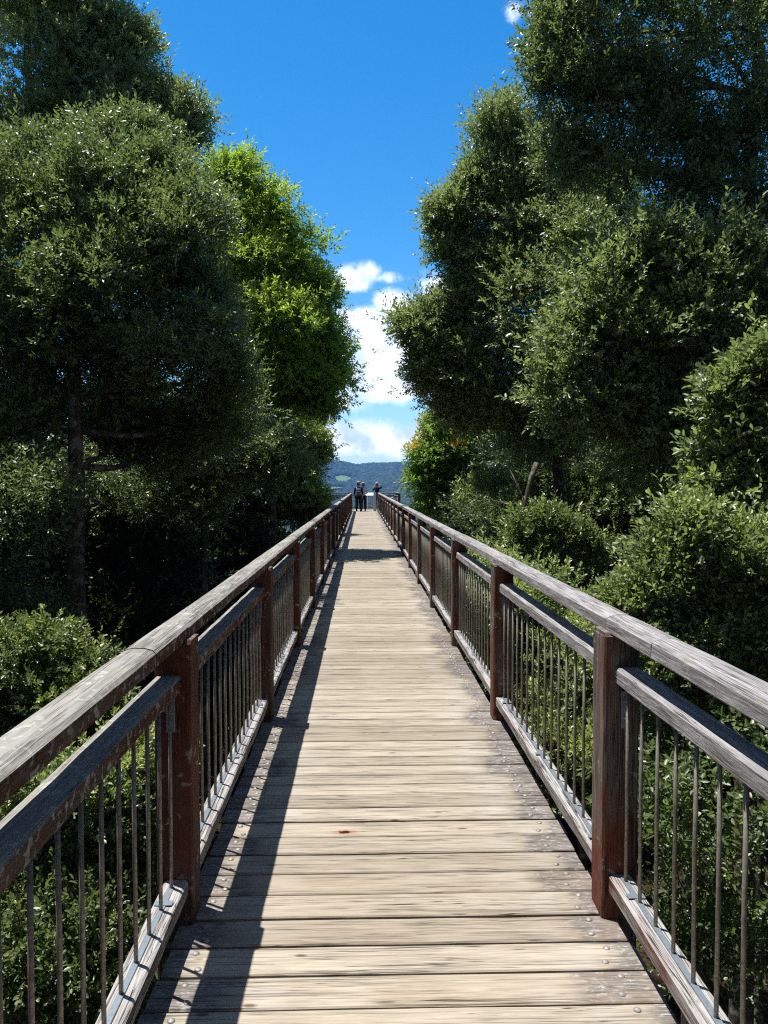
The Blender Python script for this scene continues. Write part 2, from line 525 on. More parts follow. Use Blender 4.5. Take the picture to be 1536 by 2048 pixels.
def far_forest():
    r = np.random.RandomState(11)
    N = 34000
    u = r.uniform(-.10, .12, N)
    y = np.sqrt(r.uniform(120.0 ** 2, 5000.0 ** 2, N))
    near = r.uniform(0, 1, N) < .25
    y[near] = r.uniform(110, 1500, near.sum())
    x = u * y * 1.0
    # paddocks stay open
    z = terrain(x, y)
    hole = (((x + 88) / 52) ** 2 + ((y - 3640) / 130) ** 2 < 1) | (((x + 130) / 75) ** 2 + ((y - 3290) / 70) ** 2 < 1) | (tnoise(x, y, 420, 21) > .17) & (y > 1450) & (y < 2500) & (x < 30)
    x, y, z = x[~hole], y[~hole], z[~hole]
    s = r.uniform(5.0, 10.0, len(x)) * (1 + .35 * ss(2000, 5000, y))
    iv, jf = icosa()
    V = iv[None] * (1 + r.uniform(-.28, .28, (len(x), 12, 1)))
    V = V * s[:, None, None] * np.array([1, 1, 1.05])
    V = V + np.stack([x, y, z + s * .55], 1)[:, None]
    Fc = (jf[None] + 12 * np.arange(len(x))[:, None, None]).reshape(-1, 3)
    att = np.repeat(r.uniform(0, 1, len(x)) ** 1.3, 20)
    me = np_mesh('distant_forest', V.reshape(-1, 3), Fc, att, smooth=True)
    m, t = new_mat('distant_canopy')
    a = t.n('ShaderNodeAttribute', attribute_name='tint').outputs['Fac']
    col = t.mix(a, (.010, .026, .014), (.065, .105, .045))
    g = t.n('ShaderNodeNewGeometry').outputs['Position']
    finish(t, col, .8, .15, t.noise(g, .5, 4.0, .8), 1.0, 3.0)
    o = link('distant_forest', me, m)
    tag(o, 'unbroken green eucalypt forest covering the far valley sides and range', 'forest', kind='stuff')


far_forest()

# ------------------------------------------------------------------ the boardwalk
XC = 0.135                     # centre line of the deck
END = 46.6
POST0, STEP = 2.777, 2.4


def boardwalk():
    rr = random.Random(4)
    bw = empty('boardwalk', (XC, 22, 0), 'long raised timber walkway of weathered cross planks running out to the lookout', 'boardwalk')
    mb = MB()
    y = -1.2
    bolts = []
    ys = [2.045, 2.21, 2.373, 2.537, 2.70, 2.868, 3.035, 3.20, 3.365, 3.53, 3.69]
    ys = [q - .058 for q in ys]
    edges = []
    while y < 1.93:
        edges.append(y); y += rr.uniform(.155, .17)
    edges[-1] = ys[0] if abs(edges[-1] - ys[0]) < .1 else edges[-1]
    edges += [q for q in ys if q > edges[-1] + .08]
    while edges[-1] < END:
        edges.append(edges[-1] + rr.choice((.165, .16, .155, .168, .15, .145, .132)))
    for a, b in zip(edges[:-1], edges[1:]):
        g = .0050 + rr.uniform(0, .0025)
        wd = b - a - 2 * g
        yc = (a + b) / 2
        x0, x1 = XC - .805 + rr.uniform(-.012, .012), XC + .805 + rr.uniform(-.012, .012)
        z = rr.uniform(-.0035, .0)
        h = .035
        hw = wd / 2
        n = 8
        pts = [Vector((x0 + (x1 - x0) * i / n, yc, z)) for i in range(n + 1)]
        js = [(rr.uniform(-.0018, .0018), rr.uniform(-.0018, .0018), rr.uniform(-.0007, .0007)) for _ in pts]
        cup = rr.uniform(-.0015, .0015)

        def prof(i):
            p = [(-hw + js[i][0], -h), (-hw + js[i][0], -.005), (-hw + .0045 + js[i][0], js[i][2] - .0003), (0, cup + js[i][2]),
                 (hw - .0045 + js[i][1], js[i][2] - .0003), (hw + js[i][1], -.005), (hw + js[i][1], -h)]
            return p
        # sweep along X with side = Y
        mb.sweep(pts, lambda i: [(-q[0], q[1]) for q in prof(i)], (0, -1, 0), rr.random())
        for sx in (-1, 1):
            for k in (-1, 1):
                bolts.append((XC + sx * (.695 + k * .012 + rr.uniform(-.006, .006)), yc + k * wd * .27 + rr.uniform(-.008, .008), z))
    mb.build('decking', M['deck'], bw)
    # domed bolt heads
    def bolt_mb(m, p, rd=.0125):
        vs, fs = [], []
        for j, (f, hgt) in enumerate(((1, 0), (.92, .35), (.6, .75))):
            for k in range(10):
                a = 2 * math.pi * k / 10
                vs.append((p[0] + rd * f * math.cos(a), p[1] + rd * f * math.sin(a), p[2] + .0005 + .006 * hgt))
        vs.append((p[0], p[1], p[2] + .0065))
        for j in range(2):
            for k in range(10):
                a, b = j * 10 + k, j * 10 + (k + 1) % 10
                fs.append((a, b, b + 10, a + 10))
        for k in range(10):
            fs.append((20 + k, 20 + (k + 1) % 10, 30))
        m.add(vs, fs, 0, True)
    vis = sorted([b for b in bolts if b[1] > 2.15], key=lambda b: b[1])
    first = MB(); bolt_mb(first, (0, 0, 0)); me = first.mesh('bolt'); me.materials.append(M['bolt'])
    for b in vis[:100]:
        o = link('bolt', me, None, bw)
        o.location = (b[0] - bw.location.x, b[1] - bw.location.y, b[2])
        o.matrix_parent_inverse = Matrix.Identity(4)
    rest = MB()
    for b in vis[100:]:
        bolt_mb(rest, b)
    o = rest.build('bolt', M['bolt'], bw); o['kind'] = 'stuff'
    for bx in (XC - .70, XC + .70, XC):
        m2 = MB(); beam(m2, (bx, -1.5, -.145), (bx, END, -.145), .09, .20, seg=1)
        m2.build('bearer', M['under'], bw)
    for k in range(8):
        yy = 3 + 6.2 * k
        for bx in (XC - .62, XC + .62):
            zb = float(terrain(bx, yy)) - .4
            m2 = MB(); m2.tube([(bx, yy, -.25), (bx, yy, zb)], [.11, .13], 12)
            m2.build('pile', M['under'], bw)


boardwalk()

HAND = [(-.055, -.024), (-.055, .018), (-.044, .029), (-.020, .036), (.020, .036), (.044, .029), (.055, .018), (.055, -.024), (.048, -.030), (-.048, -.030)]


def railing(name, sgn, label, end_y, m_hand, m_mid, m_low, m_post):
    """sgn +1: right side; inner post face .755 from the centre line"""
    rr = random.Random(10 + sgn)
    def X(v): return XC + sgn * (v - XC)
    root = empty(name, (X(.955), 22, 0), label, 'railing')
    zo = -.020 if sgn < 0 else 0.0
    posts = []
    k = -1
    while POST0 + k * STEP < end_y - .3:
        posts.append(POST0 + .07 + k * STEP); k += 1
    # posts: body with a taller inner tongue beside the handrail
    for i, y in enumerate(posts):
        m = MB()
        xo, xi = X(1.022), X(.890)
        q = rr.uniform(-.004, .004)
        a, b = min(xo, xi), max(xo, xi)
        cx, wd = (a + b) / 2, b - a
        rd = rr.random()
        beam(m, (cx + q * .5, y, -.42), (cx + q, y, 1.052 + zo), wd, .14, .007, seg=14, jit=.0016, rnd=rd, rr=rr)
        # chamfered tongue on the walkway side
        tw = .022
        tx = X(.890 + tw / 2)
        m.add([(tx - tw / 2, y - .066, 1.0525 + zo), (tx + tw / 2, y - .066, 1.0525 + zo), (tx + tw / 2, y + .066, 1.0525 + zo), (tx - tw / 2, y + .066, 1.0525 + zo),
               (tx - tw / 2, y - .060, 1.066 + zo), (tx + tw / 2, y - .060, 1.066 + zo), (tx + tw / 2, y + .060, 1.066 + zo), (tx - tw / 2, y + .060, 1.066 + zo)],
              [(3, 2, 1, 0), (4, 5, 6, 7), (0, 1, 5, 4), (1, 2, 6, 5), (2, 3, 7, 6), (3, 0, 4, 7)], rd)
        p = m.build('post', m_post, root)
        if i < 12:
            # angle bracket under the middle rail
            m = MB()
            bx = X(.965)
            beam(m, (bx, y - .0745, .715), (bx, y - .0745, .852), .032, .006, .001)
            for zz in (.755, .815):
                m.tube([(bx, y - .0768, zz), (bx, y - .0835, zz)], [.0085, .0075], 8)
            m.build('bracket', M['flat'], p)
    # handrail in lengths of two bays
    y0 = -2.4
    hx = X(.970)
    while y0 < end_y - .5:
        y1 = min(y0 + 4.8, end_y)
        m = MB()
        dz = rr.uniform(-.002, .002); dxx = rr.uniform(-.001, .001); dz2 = dz + rr.uniform(-.002, .002)
        beam(m, (hx + dxx, y0 + .0015, 1.084 + zo + dz), (hx + dxx, y1 - .0015, 1.084 + zo + dz2), 0, 0, seg=24, jit=.0014, rnd=rr.random(), prof=HAND, rr=rr)
        m.build('handrail', m_hand, root)
        y0 = y1
        if abs(y0 - 2.4) < .01:
            y0 = y1 = POST0 + .07 + STEP * 0 - .5 + .0
            # keep joints over posts
            m = MB()
            beam(m, (hx, 2.4015, 1.084 + zo), (hx, POST0 + .07 - .0015, 1.084 + zo), 0, 0, seg=3, jit=.001, rnd=rr.random(), prof=HAND, rr=rr)
            root_o = m.build('handrail', m_hand, root)
            y0 = POST0 + .07
    ends = posts + [end_y + .0]
    nb = 0
    far = MB()
    for i in range(len(posts)):
        a = posts[i] + .0705
        b = (posts[i + 1] - .0705) if i + 1 < len(posts) else end_y - .05
        if b - a < .3: continue
        m = MB()
        wv = rr.uniform(-.003, .003)
        beam(m, (X(.973), a, .908 + zo + wv), (X(.973), b, .908 + zo), .092, .062, .008, seg=16, jit=.0018, rnd=rr.random(), rr=rr)
        m.build('middle_rail', m_mid, root)
        m = MB()
        beam(m, (X(.951), a, .132), (X(.951), b, .132 + wv), .085, .062, .007, seg=16, jit=.0020, rnd=rr.random(), rr=rr)
        m.build('bottom_rail', m_low, root)
        # welded baluster panel
        bx = X(.955)
        m = MB()
        beam(m, (bx, a + .03, .1668), (bx, b - .03, .1668), .020, .005, .001)
        beam(m, (bx, a + .03, .873 + zo), (bx, b - .03, .873 + zo), .022, .006, .001)
        for yy in (a + .16, (a + b) / 2, b - .16):
            beam(m, (bx - .03, yy, .1700), (bx + .03, yy, .1700), .030, .003, .0005, side=(0, 1, 0))
        fr = m.build('baluster_panel', M['flat'], root)
        n = 16
        for j in range(n):
            yy = a + .055 + j * ((b - a - .11) / (n - 1))
            mm = MB() if nb < 96 else far
            mm.tube([(bx, yy, .166), (bx + rr.uniform(-.002, .002), yy + rr.uniform(-.002, .002), .52), (bx, yy, .874 + zo)], [.0068] * 3, 8)
            if nb < 96:
                mm.build('baluster', M['rod'], fr)
            nb += 1
    o = far.build('baluster', M['rod'], root); o['kind'] = 'stuff'
    return root


railing('timber_railing', -1, 'dark red brown timber railing with lichen, along the left edge of the walkway', 46.5, M['rail_red'], M['rail_red'], M['rail_low'], M['post_red'])
railing('timber_railing', 1, 'silver grey timber railing along the right edge of the walkway', 46.5, M['rail_grey'], M['rail_grey'], M['rail_low'], M['post'])


# ------------------------------------------------------------------ lookout platform
def platform():
    PX0, PX1, PY0, PY1 = -2.10, 2.22, 46.62, 50.0
    rr = random.Random(8)
    pl = empty('lookout_platform', (XC, 48, 0), 'wider square timber lookout deck at the far end of the walkway', 'platform')
    m = MB()
    y = PY0
    while y < PY1:
        beam(m, (PX0 - .1, y + .08, -.0175), (PX1 + .1, y + .08, -.0175), .152, .035, .004, side=(0, 1, 0), rnd=rr.random())
        y += .16
    m.build('decking', M['deck'], pl)
    for bx in (PX0 + .2, XC, PX1 - .2):
        for by in (PY0 + .4, PY1 - .3):
            m = MB(); m.tube([(bx, by, -.045), (bx, by, float(terrain(bx, by)) - .4)], [.13, .15], 12)
            m.build('pile', M['under'], pl)
    rl = empty('lookout_railing', (XC, 48, 0), 'grey capped railing of steel rods enclosing the lookout deck behind the visitors', 'railing')

    def run(p, q, along):
        p, q = Vector(p), Vector(q)
        d = (q - p)
        L = d.length; d.normalize()
        side = (0, 1, 0) if along == 'X' else (1, 0, 0)
        mt = M['rail_cross'] if along == 'X' else M['rail_grey']
        m = MB(); beam(m, p + Vector((0, 0, 1.085)), q + Vector((0, 0, 1.085)), .12, .055, .01, side=side, rnd=.3); m.build('handrail', mt, rl)
        for z in (.90, .13):
            m = MB(); beam(m, p + d * .06 + Vector((0, 0, z)), q - d * .06 + Vector((0, 0, z)), .07, .06, .006, side=side, rnd=.6); m.build('rail', mt, rl)
        m = MB()
        n = int(L / .13)
        for i in range(1, n):
            c = p + d * (L * i / n)
            m.tube([c + Vector((0, 0, .16)), c + Vector((0, 0, .87))], [.0075] * 2, 6)
        m.build('rod_panel', M['rod'], rl)
    run((PX0, PY1, 0), (PX1, PY1, 0), 'X')
    run((PX0, PY0 + .06, 0), (PX0, PY1 - .07, 0), 'Y')
    run((PX1, PY0 + .06, 0), (PX1, PY1 - .07, 0), 'Y')
    run((PX0 + .07, PY0, 0), (XC - .93, PY0, 0), 'X')
    run((XC + .93, PY0, 0), (PX1 - .07, PY0, 0), 'X')
    for x, y_ in ((PX0, PY1), (PX1, PY1), (PX0, PY0), (PX1, PY0), (XC - .2, PY1 + .0), (XC + 1.1, PY1)):
        m = MB(); beam(m, (x, y_, -.3), (x, y_, 1.055), .15, .13, .006, seg=2, rnd=rr.random()); m.build('post', M['post'], rl)
    pale, t = new_mat('pale_painted_steel'); finish(t, (.55, .57, .62), .5, .4)
    for gx, mt, wd in ((-.80, M['post'], .15), (.74, pale, .17)):
        m = MB(); beam(m, (gx, PY0 - .02, -.3), (gx, PY0 - .02, 1.14), wd, .15, .008, seg=2, rnd=.2)
        m.build('gate_post', mt, rl)
    # sloping rail on the right wing
    m = MB(); beam(m, P(772, 1002, 46.95), P(791, 992, 49.0), .09, .07, .008, rnd=.5); m.build('sloping_rail', M['rail_grey'], rl)
    # lectern sign
    sg = empty('information_sign', (.33, 49.7, 0), 'white information panel on a steel post at the lookout railing', 'sign')
    wm, t = new_mat('white_sign_panel'); finish(t, (.75, .77, .78), .35, .5)
    m = MB(); beam(m, (-.06, 49.68, .985), (.72, 49.68, .985), .34, .02, .004, side=(0, .86, .5)); m.build('panel', wm, sg)
    m = MB(); beam(m, (.33, 49.70, 0.001), (.33, 49.70, .95), .05, .05, .005); m.build('sign_post', wm, sg)


platform()


# ------------------------------------------------------------------ people
def skinned(name, verts, edges, radii, mat, parent=None, sub=2, root=0):
    me = bpy.data.meshes.new(name)
    me.from_pydata([tuple(v) for v in verts], edges, [])
    ob = bpy.data.objects.new(name + '_src', me)
    sc.collection.objects.link(ob)
    sk = ob.modifiers.new('s', 'SKIN')
    sk.use_smooth_shade = True
    sl = me.skin_vertices[0].data
    for i, r in enumerate(radii):
        r = (r, r) if not isinstance(r, tuple) else r
        sl[i].radius = r
        sl[i].use_root = (i == root)
    sb = ob.modifiers.new('b', 'SUBSURF'); sb.levels = sub
    dg = bpy.context.evaluated_depsgraph_get()
    out = bpy.data.meshes.new_from_object(ob.evaluated_get(dg))
    out.name = name
    bpy.data.objects.remove(ob)
    out.polygons.foreach_set('use_smooth', [True] * len(out.polygons))
    out.materials.clear()
    out.materials.append(mat)
    o = bpy.data.objects.new(name, out)
    sc.collection.objects.link(o)
    if parent is not None:
        o.parent = parent
    return o


def plain(name, c, rough=.8):
    m, t = new_mat(name)
    g = t.n('ShaderNodeNewGeometry').outputs['Position']
    n = t.noise(g, 30.0, 3.0)
    finish(t, t.mix(n, c, tuple(x * .7 for x in c)), rough, .2, n, .2, .005)
    return m


SKIN = plain('skin', (.45, .27, .19), .55)


def person(x, y, rz, scale, label, shirt, trousers, hatc, band, arms='down', lean=0.0):
    V = Vector
    if arms == 'down':
        la = [V((-.20, -.01, 1.42)), V((-.25, .0, 1.14)), V((-.23, .08, .90)), V((-.225, .11, .84))]
        ra = [V((.20, -.01, 1.42)), V((.25, .0, 1.14)), V((.23, .08, .90)), V((.225, .11, .84))]
    elif arms == 'front':
        la = [V((-.20, 0, 1.42)), V((-.25, .05, 1.15)), V((-.17, .27, 1.10)), V((-.12, .33, 1.10))]
        ra = [V((.20, 0, 1.42)), V((.25, .05, 1.15)), V((.17, .27, 1.10)), V((.12, .33, 1.10))]
    else:
        la = [V((-.20, 0, 1.42)), V((-.24, .20, 1.27)), V((-.13, .27, 1.55)), V((-.09, .29, 1.62))]
        ra = [V((.20, 0, 1.42)), V((.37, .10, 1.53)), V((.17, .26, 1.66)), V((.09, .29, 1.66))]
    b = [V((0, 0, .95)), V((0, 0, 1.12)), V((0, -.01, 1.32)), V((0, 0, 1.45)), V((0, .015, 1.53)), V((0, .03, 1.62)), V((0, .03, 1.71))]
    ll = [V((-.10, 0, .90)), V((-.11, .02, .50)), V((-.12, -.02, .09)), V((-.13, .10, .035))]
    rl = [V((.10, 0, .90)), V((.12, .03, .50)), V((.13, .02, .09)), V((.15, .14, .035))]
    verts = b + la + ra + ll + rl
    e = [(0, 1), (1, 2), (2, 3), (3, 4), (4, 5), (5, 6), (3, 7), (7, 8), (8, 9), (9, 10), (3, 11), (11, 12), (12, 13), (13, 14),
         (0, 15), (15, 16), (16, 17), (17, 18), (0, 19), (19, 20), (20, 21), (21, 22)]
    rad = [(.15, .10), (.14, .095), (.16, .105), (.10, .08), (.055, .055), (.082, .095), (.07, .085),
           .055, .042, .032, .028, .055, .042, .032, .028, .085, .058, .042, .035, .085, .058, .042, .035]
    body = skinned('person', verts, e, rad, SKIN)
    body.location = (x, y, 0.0)
    body.rotation_euler = (0, 0, rz)
    body.scale = (scale,) * 3
    tag(body, label, 'person', 'visitors at the lookout')
    # five fingers on each hand
    fm = MB()
    for arm in (la, ra):
        d = (arm[3] - arm[2]).normalized()
        sd = V((1, 0, 0)); up = d.cross(sd).normalized()
        for k in range(5):
            o = arm[3] + sd * (-.024 + .012 * k) + d * .01
            L = (.06, .072, .078, .07, .05)[k]
            fm.tube([o, o + d * L * .6, o + d * L * .9 - up * .02], [.009, .008, .006], 6)
    fm.build('fingers', SKIN, body).matrix_parent_inverse = Matrix.Identity(4)

    def child(nm, vs, ed, rd, mat):
        o = skinned(nm, vs, ed, rd, mat, body)
        return o
    child('shirt', [b[0] + V((0, 0, .0)), b[1], b[2], b[3] + V((0, 0, -.01)), la[0], la[1], la[1].lerp(la[2], .6), ra[0], ra[1], ra[1].lerp(ra[2], .6)],
          [(0, 1), (1, 2), (2, 3), (3, 4), (4, 5), (5, 6), (3, 7), (7, 8), (8, 9)],
          [(.17, .125), (.165, .12), (.18, .125), (.115, .095), .072, .056, .046, .072, .056, .046], shirt)
    child('trousers', [b[0] + V((0, 0, .02)), ll[0], ll[1], ll[2] + V((0, 0, .01)), rl[0], rl[1], rl[2] + V((0, 0, .01))],
          [(0, 1), (1, 2), (2, 3), (0, 4), (4, 5), (5, 6)],
          [(.175, .13), .12, .10, .088, .12, .10, .088], trousers)
    shoe = MB()
    for f in (ll, rl):
        shoe.sweep([(f[2].x, f[2].y - .05, .045), (f[2].x, f[2].y + .06, .05), (f[2].x + .01, f[2].y + .18, .035)],
                   lambda i: chamf(.10, (.09, .10, .06)[i], .02), (1, 0, 0), 0, True)
    shoe.build('shoes', plain('shoe_leather', (.05, .04, .035)), body).matrix_parent_inverse = Matrix.Identity(4)
    # face: nose and ears on the front of the head
    fc = MB()
    fc.tube([(0, .11, 1.665), (0, .150, 1.635), (0, .125, 1.625)], [.010, .015, .012], 8)
    for sx in (-1, 1):
        fc.tube([(sx * .082, .02, 1.68), (sx * .098, .01, 1.66), (sx * .084, .02, 1.625)], [.010, .016, .010], 8)
    fc.build('face', SKIN, body).matrix_parent_inverse = Matrix.Identity(4)
    hm = MB()
    hm.tube([(0, 0, 1.60), (0, -.01, 1.66), (0, .01, 1.72)], [.075, .095, .085], 14)
    hm.build('hair', plain('hair', (.10, .08, .065)), body).matrix_parent_inverse = Matrix.Identity(4)
    # brimmed hat
    ht = MB()
    ht.tube([(0, .02, 1.725), (0, .02, 1.732), (0, .02, 1.738)], [.185, .19, .17], 24)
    ht.tube([(0, .02, 1.735), (0, .02, 1.80), (0, .02, 1.845), (0, .02, 1.855)], [.105, .103, .085, .04], 20)
    h = ht.build('hat', hatc, body); h.matrix_parent_inverse = Matrix.Identity(4)
    bd = MB(); bd.tube([(0, .02, 1.742), (0, .02, 1.775)], [.1085, .1075], 20)
    o = bd.build('hat_band', band, h); o.matrix_parent_inverse = Matrix.Identity(4)
    return body


navy = plain('navy_cloth', (.018, .024, .060))
blackc = plain('black_cloth', (.014, .013, .016))
whitec = plain('pale_cloth', (.55, .57, .60))
straw = plain('straw', (.50, .45, .36))
dark = plain('dark_band', (.03, .025, .03))
grey = plain('grey_pack_cloth', (.11, .12, .15))
person(-.24, 46.0, R(-4), .98, 'person in a navy top, black trousers and banded sun hat with a grey backpack', navy, blackc, straw, dark, 'down')
person(.05, 46.9, R(6), .95, 'person in a pale top and black trousers half hidden behind the backpack wearer', whitec, blackc, straw, dark, 'front')
person(.93, 49.1, R(10), .955, 'person in a dark top with both arms raised, beside the pale gate post', blackc, blackc, whitec, dark, 'up')


def backpack():
    x, y = -.24, 45.82
    root = empty('backpack', (x, y, 1.0), 'grey backpack with pale straps worn on the back of the person in navy', 'backpack')
    m = MB()
    zs = [(.98, .13, .07), (1.02, .155, .09), (1.15, .16, .10), (1.30, .145, .085), (1.39, .11, .06), (1.42, .06, .03)]
    vs, fs = [], []
    n = 16
    for z, a, b in zs:
        for k in range(n):
            t = 2 * math.pi * k / n
            c, s_ = math.cos(t), math.sin(t)
            vs.append((x + a * math.copysign(abs(c) ** .6, c), y - .03 + b * math.copysign(abs(s_) ** .6, s_), z * .98))
    for j in range(len(zs) - 1):
        for k in range(n):
            p, q = j * n + k, j * n + (k + 1) % n
            fs.append((p, q, q + n, p + n))
    fs.append(tuple(reversed(range(n)))); fs.append(tuple((len(zs) - 1) * n + k for k in range(n)))
    m.add(vs, fs, 0, True); m.build('bag', grey, root)
    m = MB()
    beam(m, (x - .10, y - .155, 1.00), (x - .10, y - .155, 1.12), .012, .05, .003)
    m.sweep([(x - .11, y - .16, 1.05), (x - .10, y - .165, 1.16), (x, y - .165, 1.20), (x + .10, y - .165, 1.16), (x + .11, y - .16, 1.05)], lambda i: chamf(.012, .012, .003), (0, 1, 0))
    m.build('pocket', whitec, root)
    for sx in (-1, 1):
        m = MB()
        m.sweep([(x + sx * .09, y + .02, 1.33), (x + sx * .13, y + .10, 1.43), (x + sx * .13, y + .22, 1.43), (x + sx * .14, y + .30, 1.30), (x + sx * .17, y + .26, 1.08)], lambda i: chamf(.045, .012, .004), (1, 0, 0), 0, True)
        m.build('strap', whitec, root)


backpack()


# ------------------------------------------------------------------ foliage
def unit(a):
    return a / np.maximum(np.linalg.norm(a, axis=-1, keepdims=True), 1e-9)


DENS = 1.08


def foliage(lobes, seed, leaf=(.085, .032), clump=.30, dens=1.0, twigs=15, per=10, up=.35, droop=0.0, young=0.0,
            ynoise=None, inner=.40, hexa=False, twig_len=.24, ragged=False, gap=-.04):
    """leaves on twigs, twigs in clumps, clumps spread through the lobes of a crown.
    lobes: (centre, (rx,ry,rz)). Returns vertices, quads, tint."""
    r = np.random.RandomState(seed)
    P0, D0, OUT, LT, LS = [], [], [], [], []
    dens = dens * DENS; twigs = int(twigs * 1.5); per = per + 2; leaf = (leaf[0] * .84, leaf[1] * .90)
    big = []
    for (c, rad) in lobes:
        c = np.array(c, float); rad = np.array(rad, float)
        if ragged:
            big.append((c, rad * .62))
            for k in range(9):
                dd = unit(r.normal(size=3) + np.array([0, 0, .5]))
                f = r.uniform(.16, .36)
                big.append((c + dd * rad * r.uniform(.7, 1.25), rad * f * np.array([.8, .8, 1.4])))
            continue
        big.append((c, rad * .64))
        for k in range(13):
            dd = unit(r.normal(size=3) + np.array([0, 0, .2]))
            f = r.uniform(.20, .42)
            big.append((c + dd * rad * r.uniform(.50, .88), rad * f))
    K = r.normal(size=(5, 3)) * (1.1 / max(clump, .1)) * .55
    kp = r.uniform(0, 6.28, 5)
    for (c, rad) in big:
        area = 4 * math.pi * ((rad[0] * rad[1]) ** 1.6 / 3 + (rad[0] * rad[2]) ** 1.6 / 3 + (rad[1] * rad[2]) ** 1.6 / 3) ** (1 / 1.6)
        n = max(5, int(area / (math.pi * clump ** 2) * 1.15 * dens))
        d = unit(r.normal(size=(n, 3)))
        rr_ = inner + (1.0 - inner) * r.uniform(0, 1, n) ** .6
        rr_ *= 1 + .14 * r.normal(size=n)
        cc = c + d * rad * rr_[:, None]
        keep = np.sin(cc @ K.T + kp).sum(1) / 5 > gap
        if keep.sum() < 2: keep[:] = True
        d, rr_, cc = d[keep], rr_[keep], cc[keep]; n = len(cc)
        cs = clump * r.uniform(.55, 1.25, n)
        k = np.maximum(3, (twigs * (cs / clump) ** 2).astype(int))
        idx = np.repeat(np.arange(n), k)
        off = r.normal(size=(len(idx), 3)) * (cs[idx, None] * .5) * np.array([1, 1, .62])
        p = cc[idx] + off
        dr = unit(unit(off) * .8 + d[idx] * .75 + np.array([0, 0, up]) + r.normal(size=off.shape) * .35)
        LT.append(np.full(len(p), r.normal(0, .16))); LS.append(np.full(len(p), r.uniform(.8, 1.2)))
        P0.append(p); D0.append(dr); OUT.append(rr_[idx] * .5 + .5 * (off[:, 2] / np.maximum(cs[idx], .01)) + .35 * d[idx, 2] + .0 * p[:, 0])
    P0 = np.concatenate(P0); D0 = np.concatenate(D0); OUT = np.concatenate(OUT)
    nt = len(P0)
    LT = np.concatenate(LT); LS = np.concatenate(LS) * r.uniform(.8, 1.2, nt)
    L = twig_len * r.uniform(.6, 1.35, nt)
    sh = (OUT > np.quantile(OUT, .72)) & (r.uniform(0, 1, nt) < .13)
    L[sh] *= r.uniform(1.3, 2.0, sh.sum())
    D0[sh] = unit(D0[sh] + np.array([0, 0, .6]))
    # leaves
    j = np.arange(per)
    s = (j + .6) / per
    ang = j * 2.399 + r.uniform(0, 6.28, nt)[:, None]
    ax = unit(np.cross(D0, np.array([.13, .21, 1.0])))
    ay = np.cross(D0, ax)
    rad_ = ax[:, None] * np.cos(ang)[..., None] + ay[:, None] * np.sin(ang)[..., None]
    base = P0[:, None] + D0[:, None] * (s[None, :, None] * L[:, None, None]) 
    base = base.reshape(-1, 3)
    spread = np.linspace(1.15, .45, per)[None, :, None]
    A = unit(D0[:, None] * 1.0 + rad_ * spread * 1.35 + r.normal(size=(nt, per, 3)) * .22 + np.array([0, 0, -droop])).reshape(-1, 3)
    N = unit(np.cross(np.cross(A, np.array([0, 0, 1.0]) + r.normal(size=A.shape) * .95), A))
    S = np.cross(A, N)
    m = len(A)
    sc_ = np.repeat(LS, per)[:, None]
    ll = leaf[0] * sc_ * r.uniform(.55, 1.25, m)[:, None]
    lw = leaf[1] * sc_ * r.uniform(.7, 1.2, m)[:, None] * .5
    fold = r.uniform(.1, .45, m)[:, None]
    tint = np.repeat(np.clip(r.normal(.45, .22, nt) + LT, 0, 1), per) * .6 + r.uniform(0, .4, m)
    if young > 0:
        yv = np.repeat(OUT, per)
        thr = np.quantile(OUT, 1 - young)
        isy = (yv > thr)
        if ynoise is not None:
            isy &= ynoise(base) > 0
        tint = np.where(isy, 1.15 + .85 * r.uniform(0, 1, m), tint)  # outer upper twigs: fresh-leaf colour, also used to paint sunlit tops
    if hexa:
        v = np.stack([base, base + A * ll * .32 + S * lw + N * lw * fold, base + A * ll * .72 + S * lw * .8 + N * lw * fold, base + A * ll,
                      base + A * ll * .72 - S * lw * .8 + N * lw * fold, base + A * ll * .32 - S * lw + N * lw * fold], 1)
        v[:, 3] -= N * ll * .06
        b = 6 * np.arange(m)[:, None]
        q = np.concatenate([b + np.array([[0, 1, 2, 3]]), b + np.array([[0, 3, 4, 5]])], 1).reshape(-1, 4)
        return v.reshape(-1, 3), q, np.repeat(tint, 2)
    v = np.stack([base, base + A * ll * .45 + S * lw + N * lw * fold, base + A * ll, base + A * ll * .45 - S * lw + N * lw * fold], 1)
    b = 4 * np.arange(m)[:, None]
    q = np.concatenate([b + np.array([[0, 1, 2]]), b + np.array([[0, 2, 3]])], 1).reshape(-1, 3)
    return v.reshape(-1, 3), q, np.repeat(tint, 2)


LEAVES = [0]


def crown_mesh(lobes, **kw):
    v, q, t = foliage(lobes, **kw)
    LEAVES[0] += len(t) // 2
    return np_mesh('crown', v, q, t)


def limb_path(a, b, rr, sag=.12, n=5):
    a, b = Vector(a), Vector(b)
    L = (b - a).length
    out = []
    for i in range(n + 1):
        t = i / n
        p = a.lerp(b, t)
        p += Vector((rr.uniform(-1, 1), rr.uniform(-1, 1), rr.uniform(-1, 1))) * L * .035 * (0 < i < n)
        p.z += math.sin(t * math.pi) * L * sag * -.5
        out.append(p)
    return out


